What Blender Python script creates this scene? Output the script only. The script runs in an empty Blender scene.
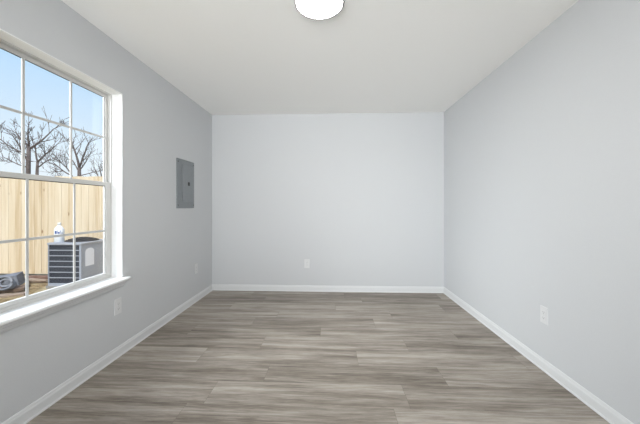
import bpy, bmesh, math, random
from mathutils import Vector, Matrix

random.seed(7)
S = bpy.context.scene
COL = S.collection
R = math.radians

# ------------------------------------------------------------------ camera
H = 2.44                      # ceiling height
XL, XR, YB, YR = -1.66, 1.52, 3.95, -1.70   # inner faces of the walls
cam_d = bpy.data.cameras.new('camera')
cam = bpy.data.objects.new('camera', cam_d)
COL.objects.link(cam)
cam.location = (0, 0, 1.178)
cam.rotation_euler = (R(90), 0, R(2.246))
cam_d.sensor_width = 36
cam_d.lens = 16.2
cam_d.shift_y = -0.010
cam_d.clip_start = 0.02
S.camera = cam

# ------------------------------------------------------------------ sky, sun, daylight, exposure
world = bpy.data.worlds.new('sky')
S.world = world
world.use_nodes = True
wn, wl = world.node_tree.nodes, world.node_tree.links
wn.clear()
w_out = wn.new('ShaderNodeOutputWorld')
w_bg = wn.new('ShaderNodeBackground')
w_bg.inputs['Strength'].default_value = 1.05
w_tc = wn.new('ShaderNodeTexCoord')
w_sep = wn.new('ShaderNodeSeparateXYZ')
w_ramp = wn.new('ShaderNodeValToRGB')
e = w_ramp.color_ramp.elements
e[0].position, e[0].color = 0.0, (0.90, 0.95, 1.0, 1)
e[1].position, e[1].color = 0.75, (0.24, 0.46, 0.92, 1)
m_ = e.new(0.12); m_.color = (0.80, 0.90, 1.0, 1)
m_ = e.new(0.36); m_.color = (0.50, 0.73, 1.0, 1)
wl.new(w_tc.outputs['Generated'], w_sep.inputs[0])
wl.new(w_sep.outputs['Z'], w_ramp.inputs[0])
wl.new(w_ramp.outputs[0], w_bg.inputs['Color'])
wl.new(w_bg.outputs[0], w_out.inputs[0])

sun_d = bpy.data.lights.new('sun', 'SUN')
sun_d.energy = 4.1
sun_d.angle = R(1.5)
sun_d.color = (1.0, 0.95, 0.87)
sun = bpy.data.objects.new('sun', sun_d)
COL.objects.link(sun)
sun.rotation_euler = Vector((-0.12, 0.62, -0.78)).to_track_quat('-Z', 'Y').to_euler()


def area(name, loc, aim, sx, sy, power, color=(1, 1, 1), spread=180):
    d = bpy.data.lights.new(name, 'AREA')
    d.shape = 'RECTANGLE'
    d.size, d.size_y = sx, sy
    d.energy = power
    d.color = color
    d.spread = R(spread)
    o = bpy.data.objects.new(name, d)
    COL.objects.link(o)
    o.location = loc
    o.rotation_euler = Vector(aim).to_track_quat('-Z', 'Z').to_euler()
    return o


# daylight entering by the side window, and a fill lamp added behind the camera
area('window_daylight', (-4.0, 0.65, 2.55), (1.0, 0.33, -0.32), 2.5, 2.4, 182, (0.94, 0.97, 1.0), 115)
area('rear_fill_light', (-0.50, -1.98, 1.15), (0.15, 1.0, 0.25), 2.0, 2.0, 58, (0.985, 0.99, 1.0), 88)
CEILING_LAMP = 58.0

S.view_settings.view_transform = 'Standard'
S.view_settings.look = 'None'
S.view_settings.gamma = 1.0
S.view_settings.use_curve_mapping = False
S.view_settings.exposure = 0.04
S.cycles.use_denoising = True
S.cycles.max_bounces = 10
S.cycles.diffuse_bounces = 7
S.cycles.transparent_max_bounces = 12
S.cycles.sample_clamp_indirect = 6.0


# ------------------------------------------------------------------ helpers
def MB():
    return bmesh.new()


def box(bm, a, b, bev=0.0):
    """box from corner a to corner b"""
    t = bmesh.new()
    bmesh.ops.create_cube(t, size=1)
    for v in t.verts:
        v.co = Vector([(a[i] + b[i]) / 2 + v.co[i] * abs(b[i] - a[i]) for i in range(3)])
    if bev:
        bmesh.ops.bevel(t, geom=t.edges[:], offset=bev, segments=2, profile=0.5, affect='EDGES')
    merge(bm, t)


def merge(bm, t, mat=None):
    if mat is not None:
        bmesh.ops.transform(t, matrix=mat, verts=t.verts[:])
    me = bpy.data.meshes.new('t')
    t.to_mesh(me)
    t.free()
    bm.from_mesh(me)
    bpy.data.meshes.remove(me)


def prism(bm, prof, p0, p1, up=(0, 0, 1), side=None):
    """extrude profile [(s, h)] from p0 to p1; s along side, h along up"""
    p0, p1, up = Vector(p0), Vector(p1), Vector(up)
    side = Vector(side)
    a = [bm.verts.new(p0 + side * s + up * h) for s, h in prof]
    b = [bm.verts.new(p1 + side * s + up * h) for s, h in prof]
    n = len(prof)
    fs = [bm.faces.new((a[i], a[(i + 1) % n], b[(i + 1) % n], b[i])) for i in range(n)]
    fs.append(bm.faces.new(a))
    fs.append(bm.faces.new(b[::-1]))
    bmesh.ops.recalc_face_normals(bm, faces=fs)


def lathe(bm, prof, seg=32, mat=None, cap=True):
    t = bmesh.new()
    rings = []
    for r, z in prof:
        if r < 1e-6:
            rings.append([t.verts.new((0, 0, z))])
        else:
            rings.append([t.verts.new((r * math.cos(2 * math.pi * k / seg), r * math.sin(2 * math.pi * k / seg), z)) for k in range(seg)])
    for A, B in zip(rings, rings[1:]):
        for k in range(seg):
            k2 = (k + 1) % seg
            if len(A) == 1 and len(B) == 1:
                continue
            if len(A) == 1:
                t.faces.new((A[0], B[k], B[k2]))
            elif len(B) == 1:
                t.faces.new((A[k], A[k2], B[0]))
            else:
                t.faces.new((A[k], A[k2], B[k2], B[k]))
    if cap:
        for A in (rings[0], rings[-1]):
            if len(A) > 2:
                t.faces.new(A)
    bmesh.ops.recalc_face_normals(t, faces=t.faces[:])
    merge(bm, t, mat)


def tube(bm, pts, rad, seg=6, cap=True):
    """tapered tube along pts, rad a list"""
    pts = [Vector(p) for p in pts]
    rings = []
    ref = Vector((0.31, 0.95, 0.05)).normalized()
    for i, p in enumerate(pts):
        d = (pts[min(i + 1, len(pts) - 1)] - pts[max(i - 1, 0)])
        d.normalize()
        u = d.cross(ref)
        if u.length < 1e-4:
            u = d.cross(Vector((1, 0, 0)))
        u.normalize()
        v = d.cross(u)
        rings.append([bm.verts.new(p + (u * math.cos(2 * math.pi * k / seg) + v * math.sin(2 * math.pi * k / seg)) * rad[i]) for k in range(seg)])
    for A, B in zip(rings, rings[1:]):
        for k in range(seg):
            k2 = (k + 1) % seg
            bm.faces.new((A[k], B[k], B[k2], A[k2]))
    if cap:
        bm.faces.new(rings[0])
        bm.faces.new(rings[-1][::-1])


def obj(name, bm, mat, parent=None, smooth=False, origin=None):
    """link bm as one mesh object. origin: vertices are given in world space, local space starts there"""
    if origin is not None:
        for v in bm.verts:
            v.co -= Vector(origin)
    me = bpy.data.meshes.new(name)
    bm.to_mesh(me)
    bm.free()
    if smooth:
        for p in me.polygons:
            p.use_smooth = True
    if mat:
        me.materials.append(mat)
    o = bpy.data.objects.new(name, me)
    COL.objects.link(o)
    if parent:
        o.parent = parent
    elif origin is not None:
        o.location = origin
    return o


def tag(o, label, cat, group=None, kind=None):
    o['label'] = label
    o['category'] = cat
    if group:
        o['group'] = group
    if kind:
        o['kind'] = kind
    return o


def empty(name, loc, label, cat, group=None, kind=None, rz=0.0):
    o = bpy.data.objects.new(name, None)
    COL.objects.link(o)
    o.location = loc
    o.rotation_euler = (0, 0, rz)
    o.empty_display_size = 0.1
    return tag(o, label, cat, group, kind)


def copy_tree(o, parent=None):
    c = o.copy()
    COL.objects.link(c)
    c.parent = parent
    for ch in list(o.children):
        copy_tree(ch, c)
    return c


# ------------------------------------------------------------------ materials
def mat(name, color, rough=0.5, spec=0.5, metal=0.0):
    m = bpy.data.materials.new(name)
    m.use_nodes = True
    b = m.node_tree.nodes['Principled BSDF']
    b.inputs['Base Color'].default_value = (*color, 1)
    b.inputs['Roughness'].default_value = rough
    b.inputs['Specular IOR Level'].default_value = spec
    b.inputs['Metallic'].default_value = metal
    return m


def nodes(m):
    return m.node_tree.nodes, m.node_tree.links, m.node_tree.nodes['Principled BSDF']


def noisy(name, c0, c1, scale, rough=0.6, spec=0.3, stretch=(1, 1, 1), bump=0.0, detail=4, lo=0.35, hi=0.65):
    """two-tone noise material in object space"""
    m = mat(name, c0, rough, spec)
    n, l, b = nodes(m)
    tc = n.new('ShaderNodeTexCoord')
    mp = n.new('ShaderNodeMapping')
    mp.inputs['Scale'].default_value = stretch
    t = n.new('ShaderNodeTexNoise')
    t.inputs['Scale'].default_value = scale
    t.inputs['Detail'].default_value = detail
    r = n.new('ShaderNodeValToRGB')
    r.color_ramp.elements[0].position, r.color_ramp.elements[0].color = lo, (*c0, 1)
    r.color_ramp.elements[1].position, r.color_ramp.elements[1].color = hi, (*c1, 1)
    l.new(tc.outputs['Object'], mp.inputs['Vector'])
    l.new(mp.outputs[0], t.inputs['Vector'])
    l.new(t.outputs['Fac'], r.inputs[0])
    l.new(r.outputs[0], b.inputs['Base Color'])
    if bump:
        bp = n.new('ShaderNodeBump')
        bp.inputs['Strength'].default_value = bump
        bp.inputs['Distance'].default_value = 0.01
        l.new(t.outputs['Fac'], bp.inputs['Height'])
        l.new(bp.outputs[0], b.inputs['Normal'])
    return m


def painted(name, c, rough=0.6, spec=0.25):
    """rolled wall paint: an almost even colour with a fine orange-peel bump"""
    k = 0.985
    return noisy(name, tuple(x * k for x in c), c, 180, rough, spec, bump=0.04, detail=2)


M = {}
M['wall'] = painted('grey_wall_paint', (0.628, 0.641, 0.658), 0.55)
M['ceiling'] = painted('ceiling_paint', (0.92, 0.915, 0.895), 0.75, 0.15)
M['trim'] = painted('white_trim_paint', (0.73, 0.74, 0.75), 0.4, 0.35)
M['reveal'] = painted('white_reveal_paint', (0.86, 0.865, 0.865), 0.5, 0.3)
M['vinyl'] = mat('white_vinyl', (0.66, 0.655, 0.64), 0.35, 0.4)
M['grille'] = mat('grey_white_grille', (0.60, 0.60, 0.59), 0.4, 0.4)
M['gasket'] = mat('dark_gasket', (0.10, 0.095, 0.085), 0.6, 0.3)
M['plate'] = mat('white_plastic', (0.725, 0.73, 0.74), 0.35, 0.5)
M['slot'] = mat('dark_slot', (0.16, 0.16, 0.16), 0.6, 0.3)
M['screw'] = mat('steel_screw', (0.55, 0.55, 0.55), 0.35, 0.5, 0.8)
M['panel'] = noisy('grey_enamel', (0.215, 0.235, 0.250), (0.235, 0.255, 0.270), 60, 0.42, 0.45)
M['panel_door'] = noisy('grey_enamel_door', (0.235, 0.255, 0.270), (0.255, 0.275, 0.290), 60, 0.40, 0.45)
M['nickel'] = mat('brushed_nickel', (0.50, 0.50, 0.50), 0.38, 0.5, 0.6)
M['panel_screw'] = mat('dull_screw', (0.10, 0.105, 0.11), 0.5, 0.4, 0.4)
M['black'] = mat('black_plastic', (0.012, 0.012, 0.013), 0.4, 0.4)
M['exterior'] = noisy('exterior_siding', (0.62, 0.60, 0.56), (0.66, 0.64, 0.60), 4, 0.7, 0.2)
M['ac'] = noisy('ac_enamel', (0.31, 0.335, 0.39), (0.335, 0.36, 0.415), 30, 0.45, 0.4)
M['ac_slat'] = mat('ac_slat_enamel', (0.34, 0.355, 0.395), 0.45, 0.4)
M['ac_dark'] = mat('ac_coil_dark', (0.032, 0.036, 0.048), 0.6, 0.3)
M['ac_guard'] = mat('ac_guard_dark', (0.05, 0.045, 0.045), 0.5, 0.3)
M['paper'] = mat('white_sticker', (0.74, 0.76, 0.82), 0.5, 0.3)
M['concrete'] = noisy('concrete', (0.24, 0.23, 0.21), (0.32, 0.31, 0.29), 25, 0.85, 0.2)
M['jug'] = mat('white_jug_plastic', (0.82, 0.84, 0.86), 0.35, 0.5)
M['blue'] = mat('blue_print', (0.06, 0.10, 0.30), 0.5, 0.3)
M['bark'] = noisy('grey_bark', (0.095, 0.075, 0.070), (0.17, 0.14, 0.13), 6, 0.9, 0.1)
M['ground'] = noisy('bare_ground', (0.20, 0.145, 0.075), (0.44, 0.36, 0.22), 5, 0.95, 0.1, bump=0.6, detail=8)
M['straw'] = noisy('dry_straw', (0.33, 0.24, 0.13), (0.52, 0.40, 0.24), 3, 0.9, 0.1)
M['plank'] = noisy('weathered_plank', (0.11, 0.075, 0.055), (0.27, 0.19, 0.14), 5, 0.85, 0.15, (1, 9, 9), 0.3)
M['plank_pale'] = noisy('pale_plank', (0.20, 0.145, 0.105), (0.40, 0.31, 0.24), 5, 0.85, 0.15, (1, 9, 9), 0.3)
M['plank_red'] = noisy('reddish_plank', (0.16, 0.09, 0.07), (0.30, 0.19, 0.15), 5, 0.85, 0.15, (1, 9, 9), 0.3)
M['hose'] = noisy('grey_tubing', (0.17, 0.18, 0.205), (0.27, 0.28, 0.31), 8, 0.5, 0.4)
M['felt'] = noisy('grey_block_face', (0.15, 0.16, 0.185), (0.25, 0.26, 0.295), 9, 0.8, 0.2, bump=0.3)


def make_glass():
    m = bpy.data.materials.new('window_glass')
    m.use_nodes = True
    n, l = m.node_tree.nodes, m.node_tree.links
    n.clear()
    out = n.new('ShaderNodeOutputMaterial')
    mix = n.new('ShaderNodeMixShader')
    tr = n.new('ShaderNodeBsdfTransparent')
    tr.inputs[0].default_value = (0.97, 0.98, 0.975, 1)
    gl = n.new('ShaderNodeBsdfGlossy')
    gl.inputs['Roughness'].default_value = 0.02
    fr = n.new('ShaderNodeLayerWeight')
    pw = n.new('ShaderNodeMath')
    pw.operation = 'POWER'
    pw.inputs[1].default_value = 5.0
    ma = n.new('ShaderNodeMath')
    ma.operation = 'MULTIPLY_ADD'
    ma.inputs[1].default_value = 0.85
    ma.inputs[2].default_value = 0.02
    l.new(fr.outputs['Facing'], pw.inputs[0])
    l.new(pw.outputs[0], ma.inputs[0])
    l.new(ma.outputs[0], mix.inputs[0])
    l.new(tr.outputs[0], mix.inputs[1])
    l.new(gl.outputs[0], mix.inputs[2])
    l.new(mix.outputs[0], out.inputs[0])
    return m


M['glass'] = make_glass()


def make_diffuser():
    m = mat('lit_diffuser', (0.9, 0.9, 0.9), 0.4)
    n, l, b = nodes(m)
    b.inputs['Emission Color'].default_value = (1.0, 0.975, 0.93, 1)
    b.inputs['Emission Strength'].default_value = CEILING_LAMP
    return m


M['diffuser'] = make_diffuser()


def make_floor_mat():
    m = mat('vinyl_plank_oak', (0.3, 0.28, 0.25), 0.42, 0.35)
    n, l, b = nodes(m)

    def nd(t, **k):
        x = n.new(t)
        for a, v in k.items():
            x.inputs[a].default_value = v
        return x
    uv = n.new('ShaderNodeUVMap'); uv.uv_map = 'plank'
    at = n.new('ShaderNodeAttribute'); at.attribute_name = 'tone'
    sd = n.new('ShaderNodeAttribute'); sd.attribute_name = 'seed'
    cmb = n.new('ShaderNodeCombineXYZ')
    sep = n.new('ShaderNodeSeparateXYZ')
    l.new(uv.outputs[0], sep.inputs[0])
    l.new(sep.outputs[0], cmb.inputs[0]); l.new(sep.outputs[1], cmb.inputs[1]); l.new(sd.outputs['Fac'], cmb.inputs[2])

    def noise(sx, sy, sc, det, rough, dist=0.0):
        mp = n.new('ShaderNodeMapping')
        mp.inputs['Scale'].default_value = (sx, sy, 1)
        t = n.new('ShaderNodeTexNoise')
        t.inputs['Scale'].default_value = sc
        t.inputs['Detail'].default_value = det
        t.inputs['Roughness'].default_value = rough
        t.inputs['Distortion'].default_value = dist
        l.new(cmb.outputs[0], mp.inputs[0]); l.new(mp.outputs[0], t.inputs['Vector'])
        return t
    broad = noise(1.3, 17, 1.0, 4, 0.55, 0.5)      # wide pale and dark streaks
    fine = noise(6.0, 95, 1.0, 7, 0.75, 0.5)      # grain
    pores = noise(9, 240, 1.0, 3, 0.6)            # short dark pores

    def math_(op, a, bb, c=None):
        x = n.new('ShaderNodeMath'); x.operation = op
        for i, v in enumerate((a, bb, c)):
            if v is None:
                continue
            if isinstance(v, (int, float)):
                x.inputs[i].default_value = v
            else:
                l.new(v, x.inputs[i])
        return x.outputs[0]
    v = math_('MULTIPLY_ADD', broad.outputs['Fac'], 1.25, -0.10)
    v = math_('MULTIPLY_ADD', fine.outputs['Fac'], 1.15, math_('SUBTRACT', v, 0.575))
    v = math_('MULTIPLY_ADD', pores.outputs['Fac'], 0.22, math_('SUBTRACT', v, 0.11))
    v = math_('ADD', v, at.outputs['Fac'])
    ramp = n.new('ShaderNodeValToRGB')
    el = ramp.color_ramp.elements
    el[0].position, el[0].color = 0.10, FLOOR_C[0]
    el[1].position, el[1].color = 0.95, FLOOR_C[3]
    q = el.new(0.38); q.color = FLOOR_C[1]
    q = el.new(0.62); q.color = FLOOR_C[2]
    l.new(v, ramp.inputs[0])
    l.new(ramp.outputs[0], b.inputs['Base Color'])
    bp = n.new('ShaderNodeBump')
    bp.inputs['Strength'].default_value = 0.08
    bp.inputs['Distance'].default_value = 0.002
    l.new(fine.outputs['Fac'], bp.inputs['Height'])
    l.new(bp.outputs[0], b.inputs['Normal'])
    rr = math_('MULTIPLY_ADD', fine.outputs['Fac'], 0.15, 0.36)
    l.new(rr, b.inputs['Roughness'])
    return m


FLOOR_C = [(0.105, 0.084, 0.065, 1), (0.226, 0.194, 0.161, 1), (0.350, 0.307, 0.264, 1), (0.515, 0.470, 0.418, 1)]
M['floor'] = make_floor_mat()


def make_fence_mat():
    m = mat('new_pine_boards', (0.7, 0.5, 0.3), 0.75, 0.2)
    n, l, b = nodes(m)
    tc = n.new('ShaderNodeTexCoord')
    at = n.new('ShaderNodeAttribute'); at.attribute_name = 'tone'
    mp = n.new('ShaderNodeMapping'); mp.inputs['Scale'].default_value = (14, 14, 0.9)
    off = n.new('ShaderNodeVectorMath'); off.operation = 'ADD'
    cb = n.new('ShaderNodeCombineXYZ')
    l.new(at.outputs['Fac'], cb.inputs[2])
    sc = n.new('ShaderNodeVectorMath'); sc.operation = 'SCALE'; sc.inputs['Scale'].default_value = 37
    l.new(cb.outputs[0], sc.inputs[0])
    l.new(tc.outputs['Object'], off.inputs[0]); l.new(sc.outputs[0], off.inputs[1])
    l.new(off.outputs[0], mp.inputs[0])
    t = n.new('ShaderNodeTexNoise'); t.inputs['Scale'].default_value = 1.0; t.inputs['Detail'].default_value = 5
    t.inputs['Distortion'].default_value = 0.6
    l.new(mp.outputs[0], t.inputs['Vector'])
    ad = n.new('ShaderNodeMath'); ad.operation = 'ADD'
    l.new(t.outputs['Fac'], ad.inputs[0]); l.new(at.outputs['Fac'], ad.inputs[1])
    r = n.new('ShaderNodeValToRGB')
    e = r.color_ramp.elements
    e[0].position, e[0].color = 0.20, (0.56, 0.42, 0.26, 1)
    e[1].position, e[1].color = 0.85, (0.78, 0.67, 0.51, 1)
    q = e.new(0.45); q.color = (0.69, 0.56, 0.39, 1)
    l.new(ad.outputs[0], r.inputs[0])
    # knots
    mk = n.new('ShaderNodeMapping'); mk.inputs['Scale'].default_value = (5.0, 0.01, 2.6)
    vo = n.new('ShaderNodeTexVoronoi'); vo.inputs['Scale'].default_value = 1.0
    l.new(off.outputs[0], mk.inputs[0]); l.new(mk.outputs[0], vo.inputs['Vector'])
    kr = n.new('ShaderNodeValToRGB')
    kr.color_ramp.elements[0].position, kr.color_ramp.elements[0].color = 0.05, (0.45, 0.32, 0.22, 1)
    kr.color_ramp.elements[1].position, kr.color_ramp.elements[1].color = 0.13, (1, 1, 1, 1)
    l.new(vo.outputs['Distance'], kr.inputs[0])
    mx = n.new('ShaderNodeMix'); mx.data_type = 'RGBA'; mx.blend_type = 'MULTIPLY'; mx.inputs[0].default_value = 0.9
    l.new(r.outputs[0], mx.inputs[6]); l.new(kr.outputs[0], mx.inputs[7])
    l.new(mx.outputs[2], b.inputs['Base Color'])
    return m


M['fence'] = make_fence_mat()


# ------------------------------------------------------------------ room shell
TH = 0.15


def struct(name, bm, m, label, cat, parent=None):
    o = obj(name, bm, m, parent)
    if parent is None:
        tag(o, label, cat, None, 'structure')
    return o


# ground outside
b = MB()
box(b, (-40, -12, -0.55), (14, 45, -0.24))
struct('ground', b, M['ground'], 'bare brown ground of the yard outside the window', 'ground')

# foundation slab with one face per floor plank on top
PW, PL = 0.222, 1.22
ends = {0: 0.63, 1: -0.10, 2: 0.43, 3: 0.64, 4: 0.05, -1: 0.20, -2: -0.455, -3: -0.76, -4: 0.36, -5: -0.2}
fb = MB()
uvl = fb.loops.layers.uv.new('plank')
tone_v, seed_v = [], []
prng = random.Random(21)
TONES = {(0, 0): 0.10}
k = -19
while True:
    y0 = 2.352 + k * PW
    y1 = y0 + PW
    if y0 > YB + TH:
        break
    off = ends.get(k, prng.uniform(-0.6, 0.6))
    x = off - PL * 3
    while x < XR + TH:
        x0, x1 = max(x, XL - TH), min(x + PL, XR + TH)
        Y0, Y1 = max(y0, YR - TH), min(y1, YB + TH)
        if x1 > x0 and Y1 > Y0:
            g = 0.0006
            vs = [fb.verts.new((xx, yy, 0.0)) for xx, yy in ((x0 + g, Y0 + g), (x1 - g, Y0 + g), (x1 - g, Y1 - g), (x0 + g, Y1 - g))]
            f = fb.faces.new(vs)
            ou, ov = prng.uniform(0, 40), prng.uniform(0, 40)
            for lp in f.loops:
                lp[uvl].uv = (lp.vert.co.x + ou, lp.vert.co.y + ov)
            tone_v.append(prng.uniform(-0.12, 0.12))
            seed_v.append(prng.uniform(0, 50))
        x += PL
    k += 1
top_n = len(fb.faces)
box(fb, (XL - TH, YR - TH, -0.30), (XR + TH, YB + TH, -0.0015))
tone_v += [-0.35] * (len(fb.faces) - top_n)
seed_v += [0.0] * (len(fb.faces) - top_n)
floor = struct('floor', fb, M['floor'], 'grey brown wood-look vinyl plank floor of the empty room', 'floor')
for nm, vals in (('tone', tone_v), ('seed', seed_v)):
    a = floor.data.attributes.new(nm, 'FLOAT', 'FACE')
    a.data.foreach_set('value', vals)

b = MB()
box(b, (XL - TH, YR - TH, H), (XR + TH, YB + TH, H + 0.2))
struct('ceiling', b, M['ceiling'], 'plain white ceiling of the room', 'ceiling')
b = MB()
box(b, (XL - TH, YB, 0), (XR + TH, YB + TH, H))
struct('wall_back', b, M['wall'], 'light grey back wall facing the camera', 'wall')
b = MB()
box(b, (XR, YR - TH, 0), (XR + TH, YB, H))
struct('wall_right', b, M['wall'], 'light grey right wall with one outlet', 'wall')

# left wall with the window opening
WY0, WY1, WZ0, WZ1 = 1.250, 2.228, 0.600, 2.067
b = MB()
box(b, (XL - TH, YR - TH, 0), (XL, WY0, H))
box(b, (XL - TH, WY1, 0), (XL, YB, H))
box(b, (XL - TH, WY0, 0), (XL, WY1, WZ0))
box(b, (XL - TH, WY0, WZ1), (XL, WY1, H))
struct('wall_left', b, M['wall'], 'grey left wall with the window and the electrical panel', 'wall')

# rear wall behind the camera; glazed sliding door invented to let fill light in
DX0, DX1, DZ = -1.45, 0.45, 2.06
b = MB()
box(b, (XL, YR - TH, 0), (DX0, YR, H))
box(b, (DX1, YR - TH, 0), (XR, YR, H))
box(b, (DX0, YR - TH, DZ), (DX1, YR, H))
struct('wall_rear', b, M['wall'], 'light grey wall behind the camera around the added sliding glass door', 'wall')
d = empty('added_door_1', ((DX0 + DX1) / 2, YR - TH / 2, 0), 'made-up white framed sliding glass door behind the camera, added to let fill light in', 'door', None, 'structure')
og = d.location.copy()
b = MB()
box(b, (DX0, YR - 0.12, 0), (DX0 + 0.06, YR - 0.03, DZ))
box(b, (DX1 - 0.06, YR - 0.12, 0), (DX1, YR - 0.03, DZ))
box(b, (DX0 + 0.06, YR - 0.12, DZ - 0.06), (DX1 - 0.06, YR - 0.03, DZ))
box(b, (DX0 + 0.06, YR - 0.12, 0.0), (DX1 - 0.06, YR - 0.03, 0.05))
box(b, (-0.54, YR - 0.11, 0.05), (-0.46, YR - 0.04, DZ - 0.06))
obj('added_door_frame', b, M['vinyl'], d, origin=og)
for x0, x1 in ((DX0 + 0.06, -0.54), (-0.46, DX1 - 0.06)):
    b = MB()
    box(b, (x0, YR - 0.078, 0.05), (x1, YR - 0.072, DZ - 0.06))
    obj('added_door_glass', b, M['glass'], d, origin=og)

# ------------------------------------------------------------------ baseboards with shoe moulding
BB = [(0, 0), (0.0090, 0), (0.0090, 0.056), (0.0080, 0.062), (0.0060, 0.067), (0.0055, 0.073), (0.0035, 0.080), (0, 0.082)]
SHOE = [(0.0090, 0), (0.0140, 0)] + [(0.0090 + 0.0050 * math.cos(a * math.pi / 12), 0.012 * math.sin(a * math.pi / 12)) for a in range(1, 6)] + [(0.0090, 0.012)]


def baseboard(name, p0, p1, side, label):
    b = MB()
    prism(b, BB, p0, p1, side=side)
    o = struct(name, b, M['trim'], label, 'baseboard')
    b = MB()
    prism(b, SHOE, p0, p1, side=side)
    obj('shoe_molding', b, M['trim'], o)


baseboard('baseboard_left', (XL, YR, 0), (XL, YB, 0), (1, 0, 0), 'white baseboard along the left wall under the window')
baseboard('baseboard_back', (XL, YB, 0), (XR, YB, 0), (0, -1, 0), 'white baseboard along the back wall')
baseboard('baseboard_right', (XR, YB, 0), (XR, YR, 0), (-1, 0, 0), 'white baseboard along the right wall')

# ------------------------------------------------------------------ window (double hung, 3 x 2 lites per sash)
wy = (WY0 + WY1) / 2
win = empty('window_1', (XL, wy, WZ0), 'white double-hung window with grilles in the left wall', 'window', None, 'structure')
og = win.location.copy()
XF = XL - 0.086            # room-side face of the window unit
# painted reveal liners
b = MB()
box(b, (XF, WY0 - 0.0, WZ0), (XL + 0.001, WY0 + 0.006, WZ1))
box(b, (XF, WY1 - 0.006, WZ0), (XL + 0.001, WY1, WZ1))
box(b, (XF, WY0 + 0.006, WZ1 - 0.006), (XL + 0.001, WY1 - 0.006, WZ1))
obj('window_reveal', b, M['reveal'], win, origin=og)
# stool (inside sill) with a rounded nose and horns, apron below
b = MB()
NOSE = [(0, 0), (0.052, 0), (0.058, 0.004), (0.060, 0.010), (0.058, 0.016), (0.052, 0.020), (0, 0.020)]
prism(b, NOSE, (XL, WY0 - 0.018, WZ0 - 0.010), (XL, WY1 + 0.018, WZ0 - 0.010), side=(1, 0, 0))
box(b, (XF - 0.01, WY0, WZ0 - 0.010), (XL, WY1, WZ0 + 0.010))
obj('window_sill', b, M['reveal'], win, origin=og)
b = MB()
APR = [(0, 0), (0.006, 0.001), (0.010, 0.008), (0.011, 0.020), (0.016, 0.026), (0.017, 0.036), (0.030, 0.046), (0.030, 0.052), (0, 0.052)]
prism(b, APR, (XL, WY0 - 0.008, WZ0 - 0.062), (XL, WY1 + 0.008, WZ0 - 0.062), side=(1, 0, 0))
obj('window_apron', b, M['trim'], win, origin=og)
# outer frame
SZ = WZ0 + 0.010
b = MB()
XB = XL - TH
FW = 0.012
box(b, (XB, WY0 + 0.0, SZ), (XF, WY0 + FW, WZ1))
box(b, (XB, WY1 - FW, SZ), (XF, WY1, WZ1))
box(b, (XB, WY0 + FW, WZ1 - FW), (XF, WY1 - FW, WZ1))
box(b, (XB, WY0 + FW, SZ), (XF, WY1 - FW, SZ + 0.020))
box(b, (XF - 0.001, WY1 - FW - 0.004, SZ + 0.02), (XF + 0.003, WY1 - FW, WZ1 - FW))      # track lip
obj('window_frame', b, M['vinyl'], win, origin=og)
GY0, GY1 = WY0 + FW, WY1 - FW
ZM = 1.345                 # meeting rail height


BARS = [1.593, 1.898]      # the grille bars of both sashes line up


def sash(name, xa, xb, z0, z1, stile, rb, rt, dz):
    """sash frame with glass and 3x2 grille; xa..xb its depth"""
    s = MB()
    box(s, (xa, GY0 + 0.002, z0), (xb, GY0 + stile, z1), 0.003)
    box(s, (xa, GY1 - stile, z0), (xb, GY1 - 0.002, z1), 0.003)
    box(s, (xa, GY0 + stile - 0.003, z0), (xb, GY1 - stile + 0.003, z0 + rb), 0.003)
    box(s, (xa, GY0 + stile - 0.003, z1 - rt), (xb, GY1 - stile + 0.003, z1), 0.003)
    so = obj(name, s, M['vinyl'], win, origin=og)
    y0, y1, a0, a1 = GY0 + stile, GY1 - stile, z0 + rb, z1 - rt
    xm = (xa + xb) / 2
    g = MB()
    box(g, (xm - 0.0015, y0 - 0.004, a0 - 0.004), (xm + 0.0015, y1 + 0.004, a1 + 0.004))
    obj('window_glass', g, M['glass'], so, origin=og)
    g = MB()
    t = 0.0075
    for yy in BARS:
        box(g, (xm + 0.003, yy - t, a0 - 0.002), (xm + 0.009, yy + t, a1 + 0.002), 0.002)
    zz = (a0 + a1) / 2 + dz
    t = 0.0075
    ys = [y0 - 0.002] + BARS + [y1 + 0.002]
    for i in range(3):
        box(g, (xm + 0.0035, ys[i] + (0.0075 if i else 0), zz - t), (xm + 0.0085, ys[i + 1] - (0.0075 if i < 2 else 0), zz + t))
    obj('window_grille', g, M['grille'], so, origin=og)
    g = MB()
    w = 0.0045
    for (ya, yb_, za, zb) in ((y0, y0 + w, a0, a1), (y1 - w, y1, a0, a1), (y0, y1, a1 - w, a1)):
        box(g, (xm + 0.0016, ya, za), (xm + 0.0030, yb_, zb))
    obj('glazing_gasket', g, M['gasket'], so, origin=og)
    return so


sash('upper_sash', XF - 0.046, XF - 0.025, ZM - 0.014, WZ1 - FW - 0.001, 0.022, 0.032, 0.026, 0.015)
sash('lower_sash', XF - 0.023, XF - 0.002, SZ + 0.021, ZM + 0.016, 0.046, 0.024, 0.030, -0.009)
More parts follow.
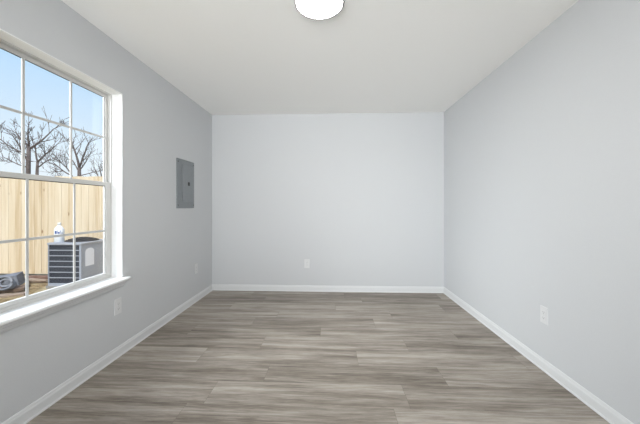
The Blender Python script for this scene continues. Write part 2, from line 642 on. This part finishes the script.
# ------------------------------------------------------------------ electrical panel on the left wall
PY0, PY1, PZ0, PZ1 = 3.020, 3.405, 1.148, 1.692
ep = empty('electrical_panel', (XL, (PY0 + PY1) / 2, PZ0), 'grey metal electrical breaker panel flush on the left wall', 'electrical panel')
og = ep.location.copy()
b = MB()
box(b, (XL, PY0, PZ0), (XL + 0.011, PY1, PZ1), 0.003)
obj('cover', b, M['panel'], ep, origin=og)
D0, D1, E0, E1 = PY0 + 0.112, PY1 - 0.022, PZ0 + 0.072, PZ1 - 0.060
b = MB()
box(b, (XL + 0.011, D0, E0), (XL + 0.019, D1, E1), 0.003)
dr = obj('door', b, M['panel_door'], ep, origin=og)
b = MB()
ly = D0 + 0.125
box(b, (XL + 0.019, ly - 0.017, (E0 + E1) / 2 - 0.020), (XL + 0.024, ly + 0.017, (E0 + E1) / 2 + 0.020), 0.002)
obj('latch', b, M['black'], dr, origin=og)
b = MB()
n = 14
arc = [(D0 + 0.03 + (D1 - D0 - 0.06) * i / n, E1 - 0.006 - 0.016 * math.sin(math.pi * i / n)) for i in range(n + 1)]
tube(b, [(XL + 0.0195, y, z) for y, z in arc], [0.0016] * (n + 1), 6)
obj('embossed_rib', b, M['panel'], dr, origin=og)
for z in (E0 + 0.08, E1 - 0.08):
    b = MB()
    tube(b, [(XL + 0.014, D0 - 0.004, z - 0.03), (XL + 0.014, D0 - 0.004, z + 0.03)], [0.004, 0.004], 8)
    obj('hinge', b, M['panel'], dr, origin=og)
for y in (PY0 + 0.022, PY1 - 0.022):
    for z in (PZ0 + 0.035, PZ1 - 0.035):
        b = MB()
        lathe(b, [(0.0, 0.004), (0.005, 0.0035), (0.008, 0.0)], 12, Matrix.Translation((XL + 0.011, y, z)) @ Matrix.Rotation(R(90), 4, 'Y'))
        obj('screw', b, M['panel_screw'], ep, origin=og)


# ------------------------------------------------------------------ wall outlets
def make_outlet(label):
    """duplex outlet, local frame: +Y out of the wall, Z up"""
    o = empty('wall_outlet', (0, 0, 0), label, 'outlet', 'wall outlets')
    b = MB()
    box(b, (-0.036, 0.0, -0.060), (0.036, 0.006, 0.060), 0.0025)
    obj('cover_plate', b, M['plate'], o)
    for s in (-1, 1):
        b = MB()
        t = bmesh.new()
        pts = []
        for i in range(24):
            a = 2 * math.pi * i / 24
            pts.append((0.0175 * math.cos(a), max(-0.0125, min(0.0125, 0.0175 * math.sin(a)))))
        lo = [t.verts.new((x, 0.006, z + s * 0.0195)) for x, z in pts]
        hi = [t.verts.new((x, 0.008, z + s * 0.0195)) for x, z in pts]
        for i in range(24):
            t.faces.new((lo[i], lo[(i + 1) % 24], hi[(i + 1) % 24], hi[i]))
        t.faces.new(hi); t.faces.new(lo[::-1])
        bmesh.ops.recalc_face_normals(t, faces=t.faces[:])
        merge(b, t)
        so = obj('socket', b, M['plate'], o)
        b = MB()
        zc = s * 0.0195
        box(b, (-0.0075, 0.008, zc - 0.001), (-0.0055, 0.0084, zc + 0.008))
        box(b, (0.0055, 0.008, zc - 0.001), (0.0075, 0.0084, zc + 0.006))
        box(b, (-0.0022, 0.008, zc - 0.0085), (0.0022, 0.0084, zc - 0.0045))
        obj('slots', b, M['slot'], so)
    b = MB()
    lathe(b, [(0.0, 0.0015), (0.002, 0.0013), (0.0032, 0.0)], 10, Matrix.Translation((0, 0.006, 0)) @ Matrix.Rotation(R(-90), 4, 'X'))
    obj('screw', b, M['screw'], o)
    return o


out0 = make_outlet('white outlet on the left wall beneath the window sill end')
out0.location = (XL, 2.175, 0.395); out0.rotation_euler.z = R(-90)
for loc, rz, lab in (((XL, 3.470, 0.405), -90, 'small white outlet on the left wall below the electrical panel'),
                     ((-0.335, YB, 0.380), 180, 'white outlet on the back wall above the baseboard'),
                     ((XR, 2.115, 0.397), 90, 'white outlet on the light grey right wall')):
    o = copy_tree(out0)
    o.location = loc
    o.rotation_euler.z = R(rz)
    o['label'] = lab

# ------------------------------------------------------------------ ceiling light
cl = empty('ceiling_light', (-0.073, 1.755, H), 'round white lit flush-mount ceiling light with thin metal rim', 'ceiling light')
RL = 0.150
b = MB()
lathe(b, [(RL - 0.012, 0.0), (RL, 0.0), (RL + 0.001, -0.028), (RL - 0.001, -0.032), (RL - 0.008, -0.032), (RL - 0.009, -0.026)], 64)
obj('rim', b, M['nickel'], cl, True)
b = MB()
lathe(b, [(RL - 0.014, -0.0005), (RL - 0.010, -0.022), (RL - 0.011, -0.032), (RL - 0.03, -0.035), (RL - 0.07, -0.038), (0.04, -0.040), (0, -0.0405)], 64)
obj('diffuser', b, M['diffuser'], cl, True)

# ------------------------------------------------------------------ outside: fence
FY = 5.60
FZ0, FZ1 = -0.20, 1.760
fr = empty('wooden_fence', (-6.0, FY, -0.24), 'new pale pine privacy fence behind the air conditioner', 'fence')
og = fr.location.copy()
b = MB()
tones = []
x = -12.0
prng = random.Random(4)
while x < -1.6:
    w = 0.140
    dz = prng.uniform(-0.008, 0.008)
    n0 = len(b.faces)
    box(b, (x + 0.002, FY - 0.018 + prng.uniform(-0.002, 0.002), FZ0), (x + w - 0.002, FY, FZ1 + dz), 0.002)
    tones += [prng.uniform(-0.16, 0.16)] * (len(b.faces) - n0)
    x += w
bo = obj('boards', b, M['fence'], fr, origin=og)
a = bo.data.attributes.new('tone', 'FLOAT', 'FACE')
a.data.foreach_set('value', tones)
for z in (0.05, 0.80, 1.55):
    b = MB()
    box(b, (-12, FY + 0.001, z - 0.045), (-1.6, FY + 0.039, z + 0.045))
    obj('rail', b, M['fence'], fr, origin=og)
for i in range(5):
    b = MB()
    px = -11.0 + 2.3 * i
    box(b, (px, FY + 0.040, -0.24), (px + 0.09, FY + 0.13, FZ1 - 0.05))
    obj('post', b, M['fence'], fr, origin=og)

# ------------------------------------------------------------------ air conditioner
AX0, AX1, AY0, AY1, AZ0, AZ1 = -4.845, -4.255, 4.737, 5.325, -0.19, 0.542
ac = empty('air_conditioner', ((AX0 + AX1) / 2, (AY0 + AY1) / 2, -0.24), 'grey louvred air conditioner condenser standing before the wooden fence', 'air conditioner')
og = ac.location.copy()
b = MB()
box(b, (AX0 - 0.02, AY0 - 0.02, -0.24), (AX1 + 0.02, AY1 + 0.02, AZ0), 0.01)
obj('pad', b, M['concrete'], ac, origin=og)
b = MB()
box(b, (AX0 + 0.016, AY0 + 0.016, AZ0), (AX1 - 0.025, AY1 - 0.025, AZ1 - 0.04))
obj('coil', b, M['ac_dark'], ac, origin=og)
b = MB()
pw = 0.035
for cx, cy in ((AX0, AY0), (AX1 - pw, AY0), (AX0, AY1 - pw), (AX1 - pw, AY1 - pw)):
    b = MB()
    px = pw if cx > AX0 else 0.014
    box(b, (cx, cy, AZ0), (cx + px, cy + pw, AZ1 - 0.04), 0.004)
    obj('corner_post', b, M['ac'], ac, origin=og)
b = MB()
box(b, (AX0 + 0.014, AY0, AZ0), (AX1 - pw, AY0 + 0.016, AZ0 + 0.04))
obj('base_rail', b, M['ac'], ac, origin=og)
b = MB()
nsl = 6
for i in range(nsl):
    z = AZ1 - 0.135 - i * 0.094
    for face in range(2):
        if face == 0:
            prism(b, [(0, 0.0), (0.014, 0.0), (0.014, 0.012), (0, 0.014)], (AX0 + 0.014, AY0 + 0.016, z), (AX1 - pw, AY0 + 0.024, z), side=(0, -1, 0))
        else:
            prism(b, [(0, 0.0), (0.014, 0.0), (0.014, 0.012), (0, 0.014)], (AX0 + 0.016, AY0 + pw, z), (AX0 + 0.016, AY1 - pw, z), side=(-1, 0, 0))
obj('louver_slats', b, M['ac_slat'], ac, origin=og)
b = MB()
box(b, (AX1 - 0.026, AY0 + pw, AZ0), (AX1 - 0.003, AY1 - pw, AZ1 - 0.04), 0.003)
sp = obj('service_panel', b, M['ac'], ac, origin=og)
b = MB()
ly0, ly1, lz0, lz1 = 4.825, 5.01, 0.125, 0.435
pts = [(ly0, lz0), (ly1, lz0), (ly1, lz1 - 0.05), (ly1 - 0.03, lz1 - 0.012), ((ly0 + ly1) / 2 + 0.02, lz1), ((ly0 + ly1) / 2 - 0.02, lz1), (ly0 + 0.03, lz1 - 0.012), (ly0, lz1 - 0.05)]
prism(b, [(y - ly0, z) for y, z in pts], (AX1 - 0.0025, ly0, 0), (AX1 - 0.001, ly0, 0), side=(0, 1, 0))
obj('sticker', b, M['paper'], sp, origin=og)
b = MB()
box(b, (AX0 - 0.008, AY0 - 0.008, AZ1 - 0.04), (AX1 + 0.008, AY1 + 0.008, AZ1), 0.010)
obj('top_cover', b, M['ac_slat'], ac, origin=og)
b = MB()
cx, cy = (AX0 + AX1) / 2 + 0.03, (AY0 + AY1) / 2 + 0.03
for rr in (0.05, 0.09, 0.13, 0.17, 0.205, 0.235):
    zt = AZ1 + 0.008 + 0.055 * (1 - (rr / 0.25) ** 2)
    tube(b, [(cx + rr * math.cos(2 * math.pi * k / 32), cy + rr * math.sin(2 * math.pi * k / 32), zt) for k in range(33)], [0.005] * 33, 6, False)
for k in range(12):
    a = 2 * math.pi * k / 12
    tube(b, [(cx + r_ * math.cos(a), cy + r_ * math.sin(a), AZ1 + 0.004 + 0.055 * (1 - (r_ / 0.25) ** 2)) for r_ in (0.0, 0.08, 0.16, 0.25)], [0.004] * 4, 5)
lathe(b, [(0.0, AZ1 + 0.062), (0.045, AZ1 + 0.06), (0.05, AZ1 + 0.04), (0.24, AZ1 + 0.012), (0.25, AZ1)], 32, Matrix.Translation((cx, cy, 0)))
obj('fan_guard', b, M['ac_guard'], ac, origin=og)

# white jug on the air conditioner
jg = empty('jug', (-4.735, 4.835, AZ1), 'white plastic jug with blue print standing on the air conditioner', 'jug')
b = MB()
lathe(b, [(0.0, 0.0), (0.062, 0.0), (0.070, 0.008), (0.070, 0.212), (0.064, 0.235), (0.048, 0.262), (0.026, 0.285), (0.020, 0.295), (0.020, 0.312)], 28)
obj('body', b, M['jug'], jg, True)
b = MB()
lathe(b, [(0.024, 0.300), (0.024, 0.333), (0.020, 0.337), (0, 0.337)], 20)
obj('cap', b, M['jug'], jg, True)
b = MB()
tube(b, [(-0.035, 0.028, 0.275), (-0.060, 0.048, 0.272), (-0.074, 0.058, 0.245), (-0.068, 0.054, 0.20), (-0.054, 0.042, 0.18)], [0.011] * 5, 8)
obj('handle', b, M['jug'], jg, True)
b = MB()
for a0, a1, z0, z1 in ((262, 284, 0.150, 0.200), (288, 296, 0.150, 0.212), (301, 318, 0.150, 0.185), (322, 328, 0.150, 0.208), (336, 356, 0.153, 0.166)):
    n = 4
    vs0 = []
    for i in range(n + 1):
        a = R(a0 + (a1 - a0) * i / n)
        vs0.append(((0.0708 * math.cos(a), 0.0708 * math.sin(a), z0), (0.0708 * math.cos(a), 0.0708 * math.sin(a), z1)))
    for A, B in zip(vs0, vs0[1:]):
        b.faces.new([b.verts.new(p) for p in (A[0], B[0], B[1], A[1])])
obj('print', b, M['blue'], jg)


# ------------------------------------------------------------------ yard debris against the fence
def board(name, c, size, rot, m, label, cat, group=None):
    b = MB()
    box(b, tuple(-s / 2 for s in size), tuple(s / 2 for s in size), 0.004)
    o = obj(name, b, m)
    o.location = c
    o.rotation_euler = tuple(R(a) for a in rot)
    return tag(o, label, cat, group)


# dry straw lying on the ground
rn = random.Random(3)
b = MB()
for i in range(2200):
    px, py = rn.uniform(-6.4, -4.4), rn.uniform(3.6, 5.45)
    if px > -5.0 and py > 4.60:
        continue
    pz = -0.243
    a, l_ = rn.uniform(0, 6.28), rn.uniform(0.05, 0.13)
    dx, dy, dz = math.cos(a) * l_, math.sin(a) * l_, rn.uniform(0.0, 0.025)
    tube(b, [(px, py, pz + 0.003), (px + dx / 2, py + dy / 2, pz + dz + 0.008), (px + dx, py + dy, pz + dz * 0.6 + 0.003)], [0.003, 0.003, 0.0015], 3, False)
st = obj('dry_straw', b, M['straw'])
tag(st, 'dry yellow straw scattered over the ground by the fence', 'straw', None, 'stuff')

# coil of grey tubing
b = MB()
rn = random.Random(9)
pts, rad = [], []
turns = 7
N = turns * 28
for i in range(N + 1):
    a = 2 * math.pi * i / 28
    r_ = 0.055 + 0.068 * (0.5 + 0.5 * math.sin(i * 0.11))
    pts.append((r_ * math.cos(a), -0.05 + 0.10 * i / N + rn.uniform(-0.003, 0.003), r_ * 0.86 * math.sin(a)))
    rad.append(0.016)
tube(b, pts, rad, 8)
o = obj('tubing_coil', b, M['hose'], None, True)
o.location = (-5.20, 4.40, -0.060)
o.rotation_euler = (R(-14), 0, R(28))
tag(o, 'coil of grey tubing lying on scrap boards at the left of the window view', 'coil')
board('cinder_block', (-5.50, 4.70, -0.108), (0.34, 0.19, 0.20), (8, -9, 22), M['felt'], 'grey block tilted between the coil of tubing and the fence', 'block')
board('scrap_board', (-5.37, 4.44, -0.185), (0.72, 0.20, 0.045), (6, -1, 22), M['plank'], 'dark brown scrap board lying under the coil of tubing', 'board', 'scrap boards')
board('scrap_board', (-5.22, 4.18, -0.215), (0.86, 0.10, 0.035), (6, 0, 26), M['plank_pale'], 'pale weathered scrap board in front of the dark scrap board', 'board', 'scrap boards')
board('scrap_board', (-5.58, 5.32, -0.203), (0.46, 0.07, 0.075), (-6, 0, 3), M['plank_red'], 'short reddish scrap board on edge at the foot of the fence beside the air conditioner', 'board', 'scrap boards')
# driftwood log
b = MB()
rn = random.Random(5)
pts = [(-0.19 + 0.0475 * i, rn.uniform(-0.008, 0.008), rn.uniform(-0.008, 0.008)) for i in range(9)]
tube(b, pts, [0.030, 0.042, 0.040, 0.046, 0.042, 0.038, 0.040, 0.032, 0.022], 12)
o = obj('log', b, M['plank_pale'], None, True)
o.location = (-5.37, 5.06, -0.195)
o.rotation_euler = (0, R(-2), R(-4))
tag(o, 'reddish brown weathered log left of the air conditioner', 'log')

# ------------------------------------------------------------------ bare trees beyond the fence
def grow(bm, p, d, length, r, level, rn):
    """one branch with children"""
    n = 5
    pts, rad = [p.copy()], [r]
    q, dd = p.copy(), d.normalized()
    for i in range(n):
        dd = (dd + Vector((rn.uniform(-.16, .16), rn.uniform(-.16, .16), rn.uniform(-.08, .12)))).normalized()
        q = q + dd * length / n
        pts.append(q.copy())
        rad.append(max(0.008, r * (1 - 0.62 * (i + 1) / n)))
    tube(bm, pts, rad, 6 if level < 2 else 4, level < 2)
    if level >= 3:
        return
    for c in range((0, 6, 5)[level]):
        i = rn.randint(1 + (c > 1), n)
        base = (pts[i] - pts[i - 1]).normalized()
        ax = base.orthogonal().normalized()
        ax = Matrix.Rotation(rn.uniform(0, 6.283), 3, base) @ ax
        nd = Matrix.Rotation(R(rn.uniform(22, 52)), 3, ax) @ base
        nd.z += 0.15
        grow(bm, pts[i], nd.normalized(), length * rn.uniform(.42, .62), max(0.012, rad[i] * rn.uniform(.5, .68)), level + 1, rn)


def tree(base, stems, seed, label):
    """stems: (offset, lean, height, radius, limbs); limbs: (fraction up the stem, direction, length, radius)"""
    rn = random.Random(seed)
    bm = MB()
    for off, lean, hh, r, limbs in stems:
        off, lean = Vector(off), Vector(lean)
        pts = [off + lean * (hh * (i / 5) ** 1.3) + Vector((0, 0, hh * i / 5)) for i in range(6)]
        tube(bm, pts, [r * 1.25, r * 1.05, r, r * .95, r * .88, r * .75], 10)
        for frac, d, ln, rr in limbs:
            x = frac * 5
            i = min(4, int(x))
            grow(bm, pts[i].lerp(pts[i + 1], x - i), Vector(d), ln, rr, 1, rn)
    o = obj('bare_tree', bm, M['bark'], None, True)
    o.location = base
    return tag(o, label, 'tree', 'bare trees beyond the fence')


tree((-15.4, 14.0, -0.24), [
    ((0, 0, 0), (0.02, 0, 0), 4.4, 0.105, [(1.0, (-.62, .1, .62), 1.35, .055), (1.0, (.15, -.1, 1), 1.0, .050), (.97, (.72, .2, .60), 1.5, .052),
                                      (.90, (-.9, -.2, .42), 1.5, .040), (.82, (-.80, .2, .70), 1.7, .048), (.76, (-.95, 0, .30), 1.3, .036)]),
    ((0.30, 0.1, 0), (0.04, 0, 0), 3.65, 0.075, [(1.0, (.75, .1, .62), 1.3, .045), (1.0, (-.45, .2, .8), 1.2, .042), (.92, (.9, -.2, .25), 1.2, .036)])],
    3, 'bare tree with two trunks and a wide crown at the left beyond the fence')
tree((-19.0, 21.0, -0.24), [
    ((0, 0, 0), (0.0, 0, 0), 4.3, 0.14, [(1.0, (-.15, 0, 1), 2.3, .085), (1.0, (.35, .1, .9), 2.0, .07), (.95, (.75, -.1, .65), 1.8, .05), (.88, (-.5, .2, .8), 1.9, .05), (.85, (.9, .2, .35), 1.5, .04)]),
    ((-0.55, 0.2, 0), (-0.06, 0, 0), 3.7, 0.09, [(1.0, (-.9, 0, .50), 2.1, .06), (1.0, (-.55, .2, .8), 2.0, .055), (.9, (-.95, -.2, .30), 1.7, .04)])],
    18, 'bare upright tree right of the wide crowned tree beyond the fence')
tree((-24.3, 29.5, -0.24), [
    ((0, 0, 0), (0, 0, 0), 4.1, 0.13, [(1.0, (.1, 0, 1), 1.7, .07), (1.0, (-.6, 0, .8), 1.6, .06), (1.0, (.6, 0, .8), 1.6, .06), (.85, (-.8, .2, .5), 1.5, .05)])],
    44, 'small distant bare tree at the right edge of the window glass')
